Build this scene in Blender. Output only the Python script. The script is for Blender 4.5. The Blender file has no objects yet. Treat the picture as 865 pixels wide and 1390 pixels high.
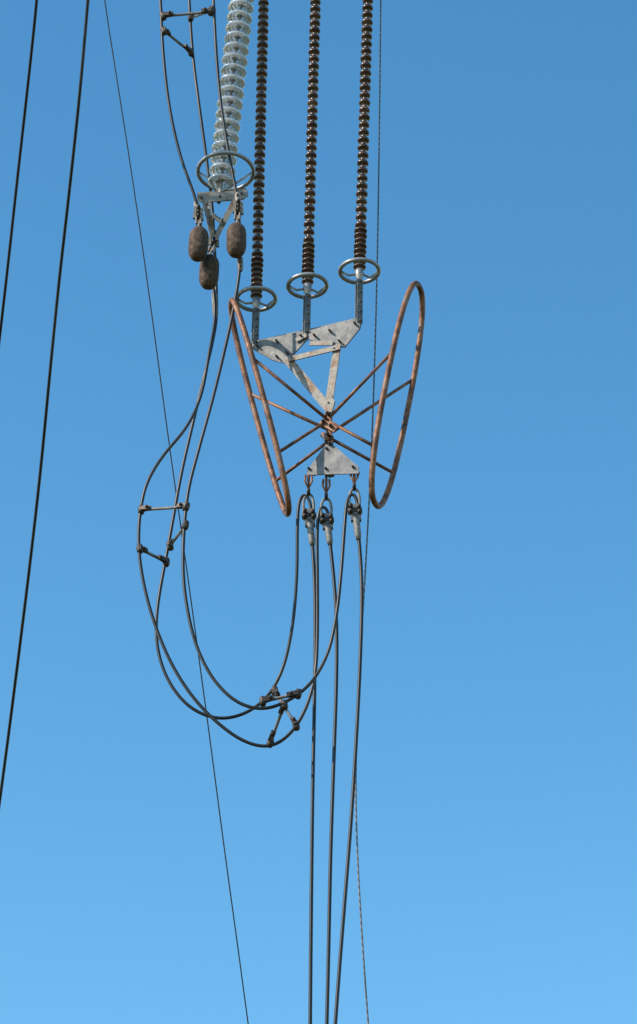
import bpy, math, random
from mathutils import Vector, Matrix
random.seed(4)
scene=bpy.context.scene
# ------------------------------------------------------------------ camera / site frame
PITCH=math.radians(32); FP=4131.0; Y0=25.4; CAMZ=1.7
def site(u,v,off=0.0,k=0.0,xc=0.0):
    """world point on the vertical plane y = Y0+off+k*(x-xc) (surveyed bearings from the viewpoint)"""
    a=(u-432.5)/FP; b=(695-v)/FP
    d=Vector((a, math.cos(PITCH)-b*math.sin(PITCH), math.sin(PITCH)+b*math.cos(PITCH)))
    t=(Y0+off-k*xc)/(d.y-k*d.x)
    return Vector((0,0,CAMZ))+d*t
XC=site(417,450).x
KY=-0.466
def sy(u,v,n=0.0): return site(u,v,n,KY,XC)
M=0.00726
UP=Vector((0,0,1))
# ------------------------------------------------------------------ materials
def new_mat(name):
    m=bpy.data.materials.new(name); m.use_nodes=True
    nt=m.node_tree; b=nt.nodes['Principled BSDF']; return m,nt,b
def noise_mat(name,stops,scale=12,rough=(0.4,0.7),metal=0.0,bump=0.1,detail=6,spec=0.5):
    m,nt,b=new_mat(name); N=nt.nodes; L=nt.links
    tc=N.new('ShaderNodeTexCoord'); n=N.new('ShaderNodeTexNoise'); n.inputs['Scale'].default_value=scale
    n.inputs['Detail'].default_value=detail; n.inputs['Roughness'].default_value=0.65
    L.new(tc.outputs['Object'],n.inputs['Vector'])
    r=N.new('ShaderNodeValToRGB'); cr=r.color_ramp
    while len(cr.elements)<len(stops): cr.elements.new(0.5)
    for e,(p,c) in zip(cr.elements,stops): e.position=p; e.color=(*c,1)
    L.new(n.outputs['Fac'],r.inputs['Fac']); L.new(r.outputs['Color'],b.inputs['Base Color'])
    mr=N.new('ShaderNodeMapRange'); mr.inputs['To Min'].default_value=rough[0]; mr.inputs['To Max'].default_value=rough[1]
    n2=N.new('ShaderNodeTexNoise'); n2.inputs['Scale'].default_value=scale*3; L.new(tc.outputs['Object'],n2.inputs['Vector'])
    L.new(n2.outputs['Fac'],mr.inputs['Value']); L.new(mr.outputs['Result'],b.inputs['Roughness'])
    b.inputs['Metallic'].default_value=metal
    bp=N.new('ShaderNodeBump'); bp.inputs['Strength'].default_value=bump; bp.inputs['Distance'].default_value=0.01
    L.new(n2.outputs['Fac'],bp.inputs['Height']); L.new(bp.outputs['Normal'],b.inputs['Normal'])
    b.inputs['Specular IOR Level'].default_value=spec
    return m
GALV=noise_mat('galvanised_steel',[(0.3,(0.08,0.085,0.09)),(0.5,(0.14,0.145,0.15)),(0.7,(0.23,0.225,0.215))],8,(0.5,0.75),0.25,0.15)
GALVL=noise_mat('galvanised_ring_tube',[(0.3,(0.22,0.23,0.24)),(0.7,(0.38,0.38,0.38))],8,(0.35,0.55),0.4,0.05)
GALVR=noise_mat('galvanised_steel_rust_stained',[(0.35,(0.22,0.215,0.20)),(0.50,(0.26,0.235,0.20)),(0.62,(0.19,0.12,0.075)),(0.72,(0.13,0.06,0.03))],9,(0.5,0.8),0.2,0.2)
ALU=noise_mat('weathered_aluminium',[(0.3,(0.11,0.107,0.10)),(0.7,(0.27,0.26,0.245))],22,(0.5,0.7),0.25,0.1)
CAPM=noise_mat('cap_zinc',[(0.3,(0.25,0.25,0.25)),(0.7,(0.42,0.41,0.40))],30,(0.4,0.6),0.4,0.05)
RUST=noise_mat('rusted_tube',[(0.30,(0.035,0.020,0.014)),(0.44,(0.14,0.055,0.026)),(0.56,(0.27,0.115,0.050)),(0.66,(0.21,0.155,0.125)),(0.75,(0.055,0.035,0.026))],7,(0.4,0.75),0.15,0.35)
DARK=noise_mat('dark_steel',[(0.3,(0.02,0.018,0.017)),(0.7,(0.08,0.055,0.042))],25,(0.4,0.7),0.3,0.2)
BOLT=noise_mat('weathered_bolt_steel',[(0.3,(0.04,0.036,0.032)),(0.7,(0.13,0.105,0.09))],25,(0.5,0.7),0.3,0.2)
PORC=noise_mat('brown_glazed_porcelain',[(0.3,(0.035,0.017,0.011)),(0.55,(0.080,0.040,0.024)),(0.75,(0.18,0.11,0.075))],7,(0.15,0.4),0.0,0.05,6,0.6)
WEIGHT=noise_mat('weathered_cast_iron',[(0.32,(0.03,0.019,0.013)),(0.5,(0.08,0.048,0.030)),(0.66,(0.15,0.10,0.068))],22,(0.7,0.95),0.1,0.9)
def strand_mat(name,c1,c2,k,metal=0.3,rough=0.40,lay=6,bump=0.12):
    m,nt,b=new_mat(name); N=nt.nodes; L=nt.links
    uv=N.new('ShaderNodeUVMap'); sp=N.new('ShaderNodeSeparateXYZ'); L.new(uv.outputs['UV'],sp.inputs['Vector'])
    mu=N.new('ShaderNodeMath'); mu.operation='MULTIPLY'; mu.inputs[1].default_value=math.tau*lay; L.new(sp.outputs['X'],mu.inputs[0])
    mv=N.new('ShaderNodeMath'); mv.operation='MULTIPLY'; mv.inputs[1].default_value=k; L.new(sp.outputs['Y'],mv.inputs[0])
    ad=N.new('ShaderNodeMath'); ad.operation='ADD'; L.new(mu.outputs[0],ad.inputs[0]); L.new(mv.outputs[0],ad.inputs[1])
    si=N.new('ShaderNodeMath'); si.operation='SINE'; L.new(ad.outputs[0],si.inputs[0])
    mr=N.new('ShaderNodeMapRange'); mr.inputs['From Min'].default_value=-1; L.new(si.outputs[0],mr.inputs['Value'])
    tc=N.new('ShaderNodeTexCoord'); n=N.new('ShaderNodeTexNoise'); n.inputs['Scale'].default_value=2.2; n.inputs['Detail'].default_value=9
    L.new(tc.outputs['Object'],n.inputs['Vector'])
    nr=N.new('ShaderNodeMapRange'); nr.inputs['From Min'].default_value=0.3; nr.inputs['From Max'].default_value=0.7; L.new(n.outputs['Fac'],nr.inputs['Value'])
    mm=N.new('ShaderNodeMath'); mm.operation='MULTIPLY'; L.new(mr.outputs['Result'],mm.inputs[0]); L.new(nr.outputs['Result'],mm.inputs[1])
    mx=N.new('ShaderNodeMix'); mx.data_type='RGBA'; mx.inputs['A'].default_value=(*c1,1); mx.inputs['B'].default_value=(*c2,1)
    L.new(mm.outputs[0],mx.inputs['Factor']); L.new(mx.outputs['Result'],b.inputs['Base Color'])
    b.inputs['Metallic'].default_value=metal; b.inputs['Roughness'].default_value=rough
    bp=N.new('ShaderNodeBump'); bp.inputs['Strength'].default_value=bump; bp.inputs['Distance'].default_value=0.002
    L.new(mr.outputs['Result'],bp.inputs['Height']); L.new(bp.outputs['Normal'],b.inputs['Normal'])
    return m
CABLE=strand_mat('stranded_conductor',(0.012,0.011,0.011),(0.040,0.037,0.034),260)
CABLEJ=strand_mat('stranded_jumper_conductor',(0.014,0.013,0.013),(0.060,0.057,0.054),260)
TWIST=strand_mat('twisted_ground_wire',(0.05,0.05,0.052),(0.30,0.30,0.30),85,0.1,0.6,1)
def glass_mat():
    m,nt,b=new_mat('toughened_glass'); N=nt.nodes; L=nt.links
    b.inputs['Base Color'].default_value=(0.93,0.97,0.96,1); b.inputs['Roughness'].default_value=0.06
    b.inputs['Transmission Weight'].default_value=1.0; b.inputs['IOR'].default_value=1.45
    d=N.new('ShaderNodeBsdfTranslucent'); d.inputs['Color'].default_value=(0.80,0.80,0.78,1)
    d2=N.new('ShaderNodeBsdfDiffuse'); d2.inputs['Color'].default_value=(0.74,0.74,0.72,1)
    a=N.new('ShaderNodeMixShader'); L.new(d.outputs[0],a.inputs[1]); L.new(d2.outputs[0],a.inputs[2])
    x=N.new('ShaderNodeMixShader'); x.inputs['Fac'].default_value=0.36
    L.new(b.outputs[0],x.inputs[1]); L.new(a.outputs[0],x.inputs[2]); L.new(x.outputs[0],N['Material Output'].inputs['Surface'])
    return m
GLASS=glass_mat()
# ------------------------------------------------------------------ mesh builder
class Geo:
    def __init__(s): s.v=[]; s.f=[]; s.uv=[]; s.sm=[]
    def face(s,idx,uv=None,smooth=True):
        s.f.append(tuple(idx)); s.uv.append(uv or [(0,0)]*len(idx)); s.sm.append(smooth)
    def tube(s,pts,r,seg=10,closed=False,caps=True):
        n=len(pts); base=len(s.v); L=0; Ls=[]
        tan=[]
        for i in range(n):
            if closed: t=pts[(i+1)%n]-pts[i-1]
            else: t=pts[min(i+1,n-1)]-pts[max(i-1,0)]
            tan.append(t.normalized())
        ref=Vector((0,1,0)) if abs(tan[0].y)<0.9 else Vector((1,0,0))
        u=tan[0].cross(ref).normalized()
        for i in range(n):
            if i: L+=(pts[i]-pts[i-1]).length
            Ls.append(L)
            u=(u-tan[i]*u.dot(tan[i])).normalized(); w=tan[i].cross(u)
            rr=r[i] if isinstance(r,(list,tuple)) else r
            for j in range(seg):
                a=math.tau*j/seg; s.v.append(pts[i]+(u*math.cos(a)+w*math.sin(a))*rr)
        m=n if closed else n-1
        for i in range(m):
            i2=(i+1)%n; l2=Ls[i2] if i2 else L+(pts[0]-pts[-1]).length
            for j in range(seg):
                j2=(j+1)%seg
                s.face((base+i*seg+j,base+i*seg+j2,base+i2*seg+j2,base+i2*seg+j),
                       [(j/seg,Ls[i]),((j+1)/seg,Ls[i]),((j+1)/seg,l2),(j/seg,l2)])
        if caps and not closed:
            s.face([base+j for j in range(seg)][::-1],None,False)
            s.face([base+(n-1)*seg+j for j in range(seg)],None,False)
        return s
    def lathe(s,prof,o,axis=UP,seg=24):
        axis=axis.normalized(); ref=Vector((0,1,0)) if abs(axis.y)<0.9 else Vector((1,0,0))
        u=axis.cross(ref).normalized(); w=axis.cross(u); base=len(s.v)
        for (r,h) in prof:
            for j in range(seg):
                a=math.tau*j/seg; s.v.append(o+axis*h+(u*math.cos(a)+w*math.sin(a))*max(r,1e-4))
        for i in range(len(prof)-1):
            for j in range(seg):
                j2=(j+1)%seg
                s.face((base+i*seg+j,base+i*seg+j2,base+(i+1)*seg+j2,base+(i+1)*seg+j))
        return s
    def plate(s,pts,th):
        n=Vector((0,0,0))
        for i in range(len(pts)): 
            a=pts[i];b=pts[(i+1)%len(pts)]; n+=a.cross(b)
        n.normalize(); base=len(s.v); k=len(pts)
        for p in pts: s.v.append(p+n*th/2)
        for p in pts: s.v.append(p-n*th/2)
        s.face(range(base,base+k),None,False); s.face([base+k+i for i in range(k)][::-1],None,False)
        for i in range(k):
            j=(i+1)%k; s.face((base+i,base+k+i,base+k+j,base+j),None,False)
        return s
    def bar(s,a,b,w,th,nrm=Vector((0,-1,0))):
        t=(b-a).normalized(); sd=t.cross(nrm).normalized()*w/2
        return s.plate([a-sd,b-sd,b+sd,a+sd],th)
    def angle(s,a,b,w,th,nrm=Vector((0,-1,0))):   # L-section
        t=(b-a).normalized(); sd=t.cross(nrm).normalized()
        s.bar(a,b,w,th,nrm)
        o=sd*(w/2)
        n2=t.cross(sd).normalized()
        p=[a+o, b+o, b+o+n2*w*0.8, a+o+n2*w*0.8]
        d=sd*(th/2+0.002)
        return s.plate([q+d for q in p],th)
    def bolt(s,p,r=0.014,h=0.03,ax=Vector((0,-1,0))):
        return s.lathe([(0,-h/2),(r,-h/2),(r,h/2),(0,h/2)],p,ax,6)
    def bolt2(s,p,r=0.014,h=0.05,ax=Vector((0,-1,0))): 
        s.bolt(p,r,h,ax); return s.lathe([(r*0.5,0),(r*0.5,h/2+0.012),(0,h/2+0.012)],p,ax,8)
    def make(s,name,mat,parent=None):
        c=Vector((0,0,0))
        for v in s.v: c+=v
        c/=len(s.v)
        me=bpy.data.meshes.new(name); me.from_pydata([v-c for v in s.v],[],s.f)
        uvl=me.uv_layers.new(name='UVMap'); i=0
        for uvs in s.uv:
            for q in uvs: uvl.data[i].uv=q; i+=1
        me.polygons.foreach_set('use_smooth',s.sm); me.materials.append(mat); me.update()
        o=bpy.data.objects.new(name,me); bpy.context.collection.objects.link(o)
        o.location=c
        if parent: o.parent=parent; o.location=c-parent.location
        return o
def empty(name,loc):
    e=bpy.data.objects.new(name,None); e.empty_display_size=0.3; bpy.context.collection.objects.link(e); e.location=loc; return e
def spline(P,step=0.03,ext=0.0):
    Q=[P[0]*2-P[1]]+list(P)+[P[-1]*2-P[-2]]; out=[]
    for i in range(1,len(Q)-2):
        p0,p1,p2,p3=Q[i-1:i+3]
        t0=0; t1=t0+max((p1-p0).length,1e-4)**.5; t2=t1+max((p2-p1).length,1e-4)**.5; t3=t2+max((p3-p2).length,1e-4)**.5
        n=max(2,int((p2-p1).length/step))
        for j in range(n):
            t=t1+(t2-t1)*j/n
            A1=p0*((t1-t)/(t1-t0))+p1*((t-t0)/(t1-t0)); A2=p1*((t2-t)/(t2-t1))+p2*((t-t1)/(t2-t1)); A3=p2*((t3-t)/(t3-t2))+p3*((t-t2)/(t3-t2))
            B1=A1*((t2-t)/(t2-t0))+A2*((t-t0)/(t2-t0)); B2=A2*((t3-t)/(t3-t1))+A3*((t-t1)/(t3-t1))
            out.append(B1*((t2-t)/(t2-t1))+B2*((t-t1)/(t2-t1)))
    out.append(P[-1]); 
    return out
def smooth(pts,it):
    for _ in range(it):
        pts=[pts[0]]+[(pts[i-1]+pts[i]*2+pts[i+1])/4 for i in range(1,len(pts)-1)]+[pts[-1]]
    return pts
def cable(name,P,r,mat,sm=40,step=0.03,seg=10):
    g=Geo(); g.tube(smooth(spline(P,step),sm),r,seg); return g.make(name,mat)

# ------------------------------------------------------------------ porcelain insulator strings
def ring_pts(c,R,n=48,tilt=0.0,ell=1.0):
    return [c+Vector((R*math.cos(a),R*ell*math.sin(a),R*math.cos(a)*tilt)) for a in [math.tau*i/n for i in range(n)]]
def porcelain(ut,ub,vb,vring,off,vplate,uplate):
    bot=site(ub,vb,off)
    ax0=site(ut,0,off)-bot; ax=ax0.normalized(); L=ax0.length*1.9
    e=empty('porcelain_insulator_string',bot)
    g=Geo(); pitch=0.102; prof=[(0.0,-0.02),(0.036,-0.02),(0.036,0.03)]; h=0.05
    while h<L:
        dense = h<0.55
        p=0.066 if dense else pitch
        R=(0.062 if not dense else 0.067)*random.uniform(0.95,1.04)
        core=0.027
        prof+=[(core,h),(R*0.80,h+p*0.08),(R*0.97,h+p*0.15),(R,h+p*0.27),(R*0.93,h+p*0.40),(R*0.55,h+p*0.55),(core,h+p*0.68)]
        h+=p
    g.lathe(prof,bot,ax,20); g.make('sheds',PORC,e)
    # corona ring
    rc=site(ub,vring,off); R=27.5*M
    g=Geo(); g.tube(ring_pts(rc,R,56,0.02),0.0225,12,True)
    g.make('corona_ring',GALVL,e)
    g=Geo(); g.tube([rc+Vector((-R,0,0)),rc+Vector((-R*.55,-.02,-0.07)),bot+Vector((-.03,0,-.02)),bot+Vector((.03,0,-.02)),rc+Vector((R*.55,.02,-0.07)),rc+Vector((R,0,0))],0.013,8)
    g.lathe([(0,-0.13),(0.022,-0.13),(0.026,-0.09),(0.04,-0.06),(0.046,0.0),(0.04,0.03),(0,0.03)],bot,ax,16)
    g.make('end_cap_and_ring_bracket',GALVL,e)
    # link straps
    a=bot-ax*0.10; b=sy(uplate,vplate)
    g=Geo()
    n=Vector((0.42,-0.9,0)).normalized()
    for d in (-0.022,0.022): g.bar(a+n*d,b+n*d,0.062,0.012,n)
    g.make('link_straps',GALV,e)
    g=Geo()
    for f in (0.06,0.3,0.52,0.74,0.95): g.bolt2(a.lerp(b,f),0.014,0.075,n)
    g.make('link_bolts',BOLT,e)
porcelain(358,348,409,406,0.24,469,346)
porcelain(428.5,417.5,390,388,0.0,454,416)
porcelain(499.5,488,370,368,-0.24,440,487)

# ------------------------------------------------------------------ glass string
gb=site(300,250,0.05); gt=site(328,0,0.05); ax=(gt-gb).normalized(); Lg=(gt-gb).length*1.7
e=empty('glass_insulator_string',gb)
gg=Geo(); gm=Geo(); h=0.02
gm.lathe([(0.02,-0.25),(0.02,0.02),(0,0.02)],gb,ax,12)
while h<Lg:
    o=gb+ax*h; R=0.139
    gg.lathe([(0.035,0.056),(0.07,0.052),(0.105,0.038),(0.128,0.020),(R,0.006),(R+0.002,-0.004),(R-0.006,-0.008),(0.126,0.004),(0.105,0.020),(0.100,-0.002),(0.094,-0.002),(0.090,0.028),(0.070,0.036),(0.066,0.004),(0.060,0.004),(0.056,0.034),(0.03,0.036)],o,ax,36)
    gm.lathe([(0.0,-0.022),(0.013,-0.022),(0.013,0.034),(0.034,0.036),(0.042,0.060),(0.040,0.085),(0.028,0.105),(0.018,0.122),(0,0.122)],o,ax,16)
    h+=0.152
gg.make('glass_discs',GLASS,e); gm.make('caps_and_pins',CAPM,e)
rc=site(306.5,233,0.05); R=40.5*M
g=Geo(); g.tube(ring_pts(rc,R,64,0.0,1.08),0.0225,12,True)
g.make('corona_ring',GALVL,e)
g=Geo(); b0=site(298,262,0.05)
for sx in (-1,1):
    g.tube([rc+Vector((sx*R,0,0)),rc+Vector((sx*R*.6,0,-.10)),b0+Vector((sx*.03,0,0.02))],0.012,8)
g.make('ring_bracket',GALVL,e)

# ------------------------------------------------------------------ yoke of the glass string
e=empty('suspension_yoke',site(298,270,0.0))
g=Geo()
def q(u,v,o=0.0): return site(u,v,o)
g.plate([q(268,264),q(334,258),q(337,266),q(330,271),q(274,275),q(268,271)],0.016)
g.plate([q(268,262,.12),q(334,256,.12),q(337,262,.12),q(268,269,.12)],0.014)
g.angle(q(279,272,-.02),q(291,322,.1),0.045,0.012)
g.angle(q(321,270,-.02),q(294,322,.08),0.045,0.012)
g.bar(q(286,290,0),q(304,303,.02),0.05,0.012)
g.bar(q(283,262,0.05),q(284,284,-0.04),0.03,0.01)
g.bar(q(298,246,0.05),q(298,270,0.05),0.06,0.02)
g.make('yoke_plates',GALVR,e)
g=Geo()
for (u,v) in [(274,269),(299,267),(328,264),(281,278),(319,277),(292,315),(302,300)]: g.bolt2(q(u,v,-.01),0.012,0.05)
g.make('bolts',BOLT,e)

# ------------------------------------------------------------------ continuous jumper cables
def S(l): return [site(*a) for a in l]
JA=S([(212,-120,-.3),(218,0,-.25),(222,75,-.2),(231,150,-.15),(246,215,-.1),(266,272,-.05),(271,300,0),(279,345,.2),(290,392,.22),(292,432,.2),(284,480,.1),(272,540,.05),(252,582,0),(222,618,0),(200,655,0),(190,700,0),(189,750,0),(198,805,0),(213,855,0),(235,905,0),(265,950,0),(300,985,0),(335,1008,0),(368,1014,0),(398,992,0),(418,955,0),(428,915,0),(431,860,0),(431,780,-.02),(431,715,-.05),(434,688,-.06),(439,681,-.06),(445,690,-.06),(448,712,-.06)])
JB=S([(252,-120,.1),(257,0,.15),(262,75,.2),(270,140,.2),(281,220,.25),(288,280,.3),(291,330,.33),(294,395,.33),(294,432,.33),(287,472,.3),(275,520,.3),(262,575,.3),(247,640,.3),(236,700,.3),(226,755,.3),(216,810,.3),(212,850,.3),(216,890,.3),(232,930,.3),(262,963,.3),(300,976,.3),(338,966,.3),(366,942,.3),(384,908,.28),(397,850,.2),(403,780,.12),(404,710,.06),(407,676,.05),(413,666,.05),(420,674,.05),(423,700,.05)])
JC=S([(286,-120,-.4),(290,0,-.35),(294,75,-.3),(300,140,-.25),(311,210,-.22),(321,262,-.2),(325,300,-.2),(326,360,-.2),(318,415,-.22),(304,480,-.25),(288,545,-.3),(270,610,-.3),(256,665,-.3),(250,720,-.3),(249,780,-.3),(255,830,-.3),(268,880,-.3),(292,925,-.3),(325,955,-.3),(357,963,-.3),(390,952,-.3),(420,930,-.3),(444,890,-.3),(456,840,-.3),(463,780,-.28),(468,715,-.24),(472,676,-.22),(478,664,-.22),(484,672,-.22),(487,700,-.22)])
for P in (JA,JB,JC): cable('jumper_cable',P,0.0165,CABLEJ,14)
def pull(pts,mat=CABLE,r=0.0175): cable('conductor_cable',S(pts),r,mat,60)
pull([(424,735,.05),(427,780,.05),(428,850,.05),(427,950,.05),(424.5,1080,.05),(423,1200,.05),(422,1300,.05),(421,1420,.05),(419,1650,.05),(416,2000,.05)])
pull([(448,735,-.06),(453,780,-.06),(457,840,-.06),(457,920,-.06),(453,1040,-.06),(449,1160,-.06),(446,1300,-.06),(443,1420,-.06),(438,1650,-.06),(430,2000,-.06)])
pull([(487,728,-.22),(490,760,-.22),(491.5,810,-.22),(489,900,-.22),(484,1000,-.22),(477,1110,-.22),(470,1200,-.22),(462,1300,-.22),(453,1420,-.22),(434,1650,-.22),(400,2000,-.22)])

# ------------------------------------------------------------------ counterweights
def weight(u,v,off,utop,vtop,offt,ub=None,vb=None):
    c=site(u,v,off); e=empty('counterweight',c)
    H=0.185; R=0.103
    g=Geo(); g.lathe([(0,-H-.02),(0.04,-H-.018),(0.068,-H+.002),(0.088,-H+.035),(R*.97,-H+.075),(R,-H+.12),(R,H-.12),(R*.97,H-.075),(0.088,H-.035),(0.066,H-.004),(0.035,H+.012),(0,H+.014)],c,Vector((random.uniform(-.05,.05),0,1)),32)
    g.make('iron_body',WEIGHT,e)
    t=site(utop,vtop,offt)
    g=Geo(); p=c+Vector((0,0,H+0.01))
    g.tube([p,p.lerp(t,0.55)],0.014,10)
    for sx in (-1,1): g.bar(p.lerp(t,.3)+Vector((sx*.022,0,0)),t+Vector((sx*.022,0,0)),0.045,0.012,Vector((1,-.35,0)))
    g.bar(t+Vector((-.045,-.03,-.07)),t+Vector((-.035,-.03,.09)),0.03,0.03)
    g.bar(t+Vector((.04,-.03,-.09)),t+Vector((.03,-.03,.07)),0.03,0.03)
    g.make('hanger',GALVR,e)
    g=Geo()
    for dz in (-.05,.0,.06): g.bolt2(t+Vector((0,-.035,dz)),0.018,0.09)
    g.make('hanger_bolts',DARK,e)
weight(269.5,331,-.15,270,292,-.05)
weight(321,326,-.3,324,284,-.2)
weight(284,369,.05,291,328,.2)
def suspension(u1,v1,u2,v2,o):
    e=empty('cable_clamp',site(u1,v1,o)); a=site(u1,v1,o);b=site(u2,v2,o); g=Geo(); g.tube([a,a.lerp(b,.15),a.lerp(b,.85),b],[.018,.03,.03,.02],12); g.make('clamp_sleeve',GALVR,e)
    g=Geo()
    for f in (.2,.5,.8): g.bolt2(a.lerp(b,f),0.014,0.08)
    g.make('clamp_bolts',DARK,e)
suspension(291,394,293,432,.27); suspension(326,348,326.5,368,-.2); suspension(322,262,325,290,-.2); suspension(266,272,270,300,-.03)

# ------------------------------------------------------------------ bundle spacers
def spacer(a,b,mat=GALV):
    A=site(*a);B=site(*b); e=empty('bundle_spacer',(A+B)/2); t=(B-A).normalized(); L=(B-A).length
    g=Geo(); g.tube([A+t*.02,A+t*.09,B-t*.09,B-t*.02],[.024,.0155,.0155,.024],10); g.make('spacer_arm',mat,e)
    g=Geo()
    for P,s in ((A,1),(B,-1)):
        g.lathe([(0,-.045),(.026,-.045),(.034,-.02),(.034,.02),(.026,.045),(0,.045)],P,Vector((random.uniform(-.3,.3),0,1)),14)
        g.bar(P+Vector((0,-.03,0)),P+t*s*.11+Vector((0,-.03,0)),0.045,0.025)
        g.bolt2(P+t*s*.07+Vector((0,-.04,0)),0.016,0.05)
    g.make('end_clamps',DARK,e)
spacer((222,22,-.24),(287,16,-.34)); spacer((223,42,-.23),(259,71,.18)); spacer((259,24,.15),(289,14,-.34))
spacer((192,692,0),(253,688,-.3)); spacer((252,713,-.3),(231,741,.3)); spacer((190,745,0),(226,763,.3))
spacer((357,952,-.3),(405,942,-.3),GALVR); spacer((373,938,.3),(402,985,0)); spacer((386,957,-.3),(367,1008,0))

# ------------------------------------------------------------------ main yoke
e=empty('tension_yoke',sy(430,480))
ny=Vector((KY,-1,0)).normalized()
g=Geo()
g.plate([sy(*p) for p in [(343,464),(412,450),(421,457),(398,482),(385,493),(370,489),(343,474)]],0.018)
g.plate([sy(*p) for p in [(420,449),(484,432),(491,437),(489,446),(468,472),(456,470),(418,461)]],0.018)
g.plate([sy(*p,.07) for p in [(346,463),(410,449),(418,455),(384,489),(346,471)]],0.014)
g.plate([sy(*p,.07) for p in [(420,447),(485,432),(489,440),(466,468),(420,458)]],0.014)
g.make('yoke_plates',GALV,e)
g=Geo()
g.angle(sy(391,487,-.03),sy(448,555,-.03),0.075,0.014,ny)
g.angle(sy(459,468,-.03),sy(447,550,-.035),0.07,0.014,ny)
g.bar(sy(392,488,-.055),sy(462,471,-.055),0.06,0.014,ny)
g.bar(sy(402,462,-.03),sy(416,455,-.03),0.05,0.012,ny)
g.bar(sy(421,466,-.03),sy(452,466,-.03),0.05,0.012,ny)
g.plate([sy(*p,-.05) for p in [(438,545),(449,535),(455,545),(451,560),(445,560)]],0.02)
g.make('yoke_legs',GALVR,e)
g=Geo()
for (u,v) in [(349,469),(376,463),(409,456),(376,484),(390,479),(427,455),(448,449),(482,439),(461,463),(397,486),(455,474),(447,548)]:
    g.bolt2(sy(u,v,-.04),0.0115,0.045,ny)
g.make('bolts',BOLT,e)

# ------------------------------------------------------------------ corona shield loops + struts
hub=sy(445,577)
e=empty('corona_shield_frame',hub)
def loop(cu,cv,hu,hv,su,name):
    C=site(cu,cv,-.05); Lv=(site(cu+hu,cv-hv,-.05)-C)     # half long axis, vertical plane
    Sv=Vector((su*M,-0.30,0))
    def P(t):
        c,s=math.cos(t),math.sin(t); ex=2/2.5
        return C+Lv*math.copysign(abs(c)**ex,c)+Sv*math.copysign(abs(s)**ex,s)
    n=160; raw=[P(math.tau*i/n) for i in range(n)]
    g=Geo(); g.tube(raw,0.030,12,True); g.make(name,RUST,e)
    def at(a,side): 
        s=(1-abs(a)**2.5)**(1/2.5); return C+Lv*a+Sv*s*side
    return at
lat=loop(352,550,-38,138,3,'shield_loop_1'); rat=loop(540,533,29,144,-15,'shield_loop_2')
g=Geo(); h1=sy(443,568,-.03); h2=sy(443,582,.03); h3=sy(445,600,.03)
rr=0.017
for a,side,h in ((.30,1,h1),(.27,-1,h2),(-.59,1,h1+Vector((0,0,-.04))),(-.59,-1,h3)): g.tube([lat(a,side),h],rr,10)
h1=sy(448,566,-.03); h2=sy(452,586,.03); h3=sy(452,597,.03)
for a,side,h in ((.22,1,h1),(.28,-1,h2),(-.62,1,h1+Vector((0,0,-.06))),(-.6,-1,h3)): g.tube([rat(a,side),h],rr,10)
g.make('struts',RUST,e)
g=Geo(); 
g.bar(sy(445,552,0),sy(448,612,0),0.05,0.03,ny); g.bar(sy(436,572,-.05),sy(456,584,-.05),0.06,0.02,ny)
g.tube([sy(438,590),sy(450,598)],0.03,10); g.tube([sy(445,556,-.02),sy(441,566,-.02),sy(443,580,-.02),sy(449,580,-.02),sy(450,566,-.02),sy(446,556,-.02)],0.011,8)
g.tube([sy(445,585,-.02),sy(441,596,-.02),sy(445,608,-.02),sy(451,606,-.02),sy(452,594,-.02),sy(447,585,-.02)],0.011,8)
g.make('hub_shackles',RUST,e)
g=Geo()
for (u,v) in [(440,573),(450,579),(446,562),(446,590),(449,603),(444,600)]: g.bolt2(sy(u,v,-.06),0.018,0.07,ny)
g.make('hub_bolts',DARK,e)

# ------------------------------------------------------------------ lower yoke
e=empty('conductor_yoke',sy(447,630))
g=Geo()
tri=[(441,606),(455,606),(487,634),(487,643),(419,645),(419,637)]
for n in (-.05,.05): g.plate([sy(*p,n) for p in tri],0.014)
g.bar(sy(447,606,0),sy(448,645,0),0.06,0.09,ny)
g.make('yoke_plates',GALV,e)
g=Geo()
for (u,v) in [(423,640),(446,640),(483,638),(447,613)]: g.bolt2(sy(u,v,0),0.014,0.15,ny)
g.make('bolts',BOLT,e)

# ------------------------------------------------------------------ tension clamps
def clamp(u,v,o,ut,vt):
    """u,v = clevis pin bearing; ut,vt = sleeve end"""
    a=site(u,v,o); b=site(ut,vt,o); top=sy(u,v-24); e=empty('tension_clamp',a)
    g=Geo()
    g.tube([top+Vector((-.03,0,0)),top+Vector((-.035,0,-.07)),a+Vector((-.0,-.02,.03)),top+Vector((.035,0,-.07)),top+Vector((.03,0,0))],0.0115,8)
    g.tube([top+Vector((0,0,.05)),top,a],0.014,8)
    g.make('shackle',RUST,e)
    g=Geo()
    # thimble loop
    P=[a+Vector(p) for p in [(-.045,0,-.27),(-.05,0,-.12),(-.03,0,-.03),(0,0,0),(.03,0,-.03),(.05,0,-.12),(.045,0,-.27)]]
    g.tube(smooth(spline(P,.015),4),0.014,8)
    m=a+Vector((0.005,0,-.27))
    g.bar(m+Vector((0,0,.07)),m.lerp(b,.35),0.10,0.05)
    g.tube([m.lerp(b,.15),m.lerp(b,.3),m.lerp(b,.85),b],[.03,.036,.032,.022],14)
    g.make('clamp_body_and_sleeve',ALU,e)
    g=Geo()
    for (dx,dz) in ((-.04,.03),(.04,.02),(-.04,-.03),(.045,-.035)): g.bolt2(m+Vector((dx,-.03,dz)),0.022,0.08)
    g.bolt2(a+Vector((0,-.02,-.01)),0.02,0.09); g.lathe([(0,-.07),(.03,-.07),(.036,0),(.03,.07),(0,.07)],m+Vector((0,-.0,0)),Vector((1,0,.1)),12)
    g.make('clamp_bolts',DARK,e)
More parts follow.
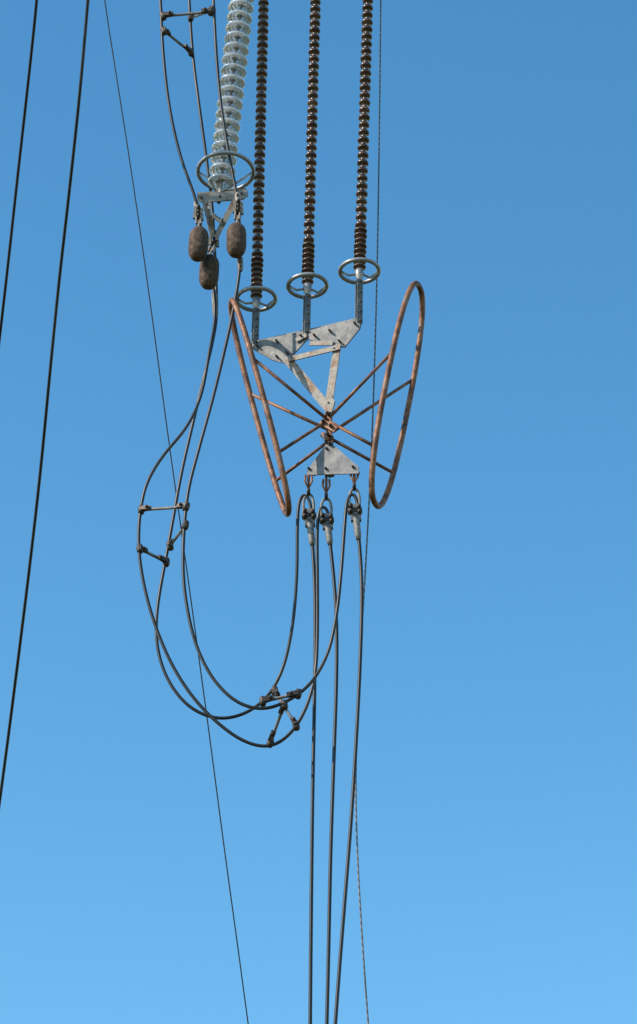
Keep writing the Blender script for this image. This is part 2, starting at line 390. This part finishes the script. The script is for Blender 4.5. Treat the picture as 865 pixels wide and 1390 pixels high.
clamp(419,669,.05,424.5,741); clamp(443,675,-.06,448.5,740); clamp(481,662,-.22,487,733)

# ------------------------------------------------------------------ other lines
cable('power_line_cable',S([(60,-130,-1.6),(50,0,-1),(38,115,-.3),(24,240,.4),(12,350,1),(0,455,1.7),(-14,570,2.4),(-40,760,3.6)]),0.0165,CABLE,60)
cable('power_line_cable',S([(130,-130,-1.6),(119.5,0,-1),(108,130,-.5),(93,270,.2),(80,385,.8),(68,505,1.3),(56,630,2),(42,755,2.6),(26,885,3.2),(12,995,3.8),(0,1085,4.2),(-20,1230,5)]),0.0175,CABLE,60)
cable('ground_wire',S([(126,-120,2.5),(142,0,3),(164,140,3.4),(187,290,3.8),(208,440,4.2),(228,590,4.6),(247,725,5),(267,870,5.5),(286,1010,6),(305,1155,6.5),(325,1300,7),(337,1390,7.3),(352,1500,7.7)]),0.0075,CABLE,80,0.06,8)
cable('ground_wire',S([(518,-120,.8),(517,0,.8),(515,180,.8),(512.5,340,.8),(509,480,.8),(504,620,.8),(498,740,.8),(490,880,.8),(485,990,.8),(483,1070,.8),(485,1150,.8),(489,1230,.8),(493.5,1300,.8),(500,1390,.8),(508,1500,.8)]),0.0085,TWIST,80,0.02,8)

# ------------------------------------------------------------------ ground
gm=noise_mat('dry_grass',[(0.3,(0.05,0.06,0.025)),(0.5,(0.08,0.085,0.035)),(0.7,(0.13,0.11,0.06))],0.35,(0.9,1.0),0,0.3,10,0.1)
g=Geo(); n=40; ext=3000
for i in range(n+1):
    for j in range(n+1):
        x=((i/n*2-1)**3)*ext; y=((j/n*2-1)**3)*ext
        g.v.append(Vector((x,y,0.15*math.sin(x*.05)*math.cos(y*.04)-0.1)))
for i in range(n):
    for j in range(n):
        a=i*(n+1)+j; g.face((a,a+n+1,a+n+2,a+1))
g.make('ground',gm)

# ------------------------------------------------------------------ light
SUN_EL=math.radians(38); SUN_AZ=math.radians(246)   # compass azimuth clockwise from +Y
sd=Vector((math.sin(SUN_AZ)*math.cos(SUN_EL),math.cos(SUN_AZ)*math.cos(SUN_EL),math.sin(SUN_EL)))
w=bpy.data.worlds.new('World'); scene.world=w; w.use_nodes=True; nt=w.node_tree
sky=nt.nodes.new('ShaderNodeTexSky'); sky.sky_type='NISHITA'; sky.sun_disc=False
sky.sun_elevation=SUN_EL; sky.sun_rotation=SUN_AZ; sky.air_density=1.3; sky.dust_density=0.3; sky.ozone_density=2.0
ga=nt.nodes.new('ShaderNodeGamma'); ga.inputs['Gamma'].default_value=1.3
hs=nt.nodes.new('ShaderNodeHueSaturation'); hs.inputs['Saturation'].default_value=1.16; hs.inputs['Value'].default_value=0.98; hs.inputs['Hue'].default_value=0.486
bg=nt.nodes['Background']; bg.inputs['Strength'].default_value=0.15
nt.links.new(sky.outputs['Color'],ga.inputs['Color']); nt.links.new(ga.outputs['Color'],hs.inputs['Color']); nt.links.new(hs.outputs['Color'],bg.inputs['Color'])
sl=bpy.data.lights.new('sun','SUN'); sl.energy=5.0; sl.angle=math.radians(0.5); sl.color=(1,0.86,0.70)
so=bpy.data.objects.new('sun',sl); bpy.context.collection.objects.link(so); so.rotation_euler=sd.to_track_quat('Z','Y').to_euler(); so.location=sd*60
# ------------------------------------------------------------------ camera
cam=bpy.data.cameras.new('camera'); co=bpy.data.objects.new('camera',cam); bpy.context.collection.objects.link(co)
co.location=(0,0,CAMZ); co.rotation_euler=(math.pi/2+PITCH,0,0)
cam.sensor_fit='VERTICAL'; cam.sensor_height=36; cam.lens=36*FP/1390; cam.clip_end=8000
scene.camera=co
scene.view_settings.view_transform='Standard'; scene.view_settings.look='None'; scene.view_settings.exposure=0
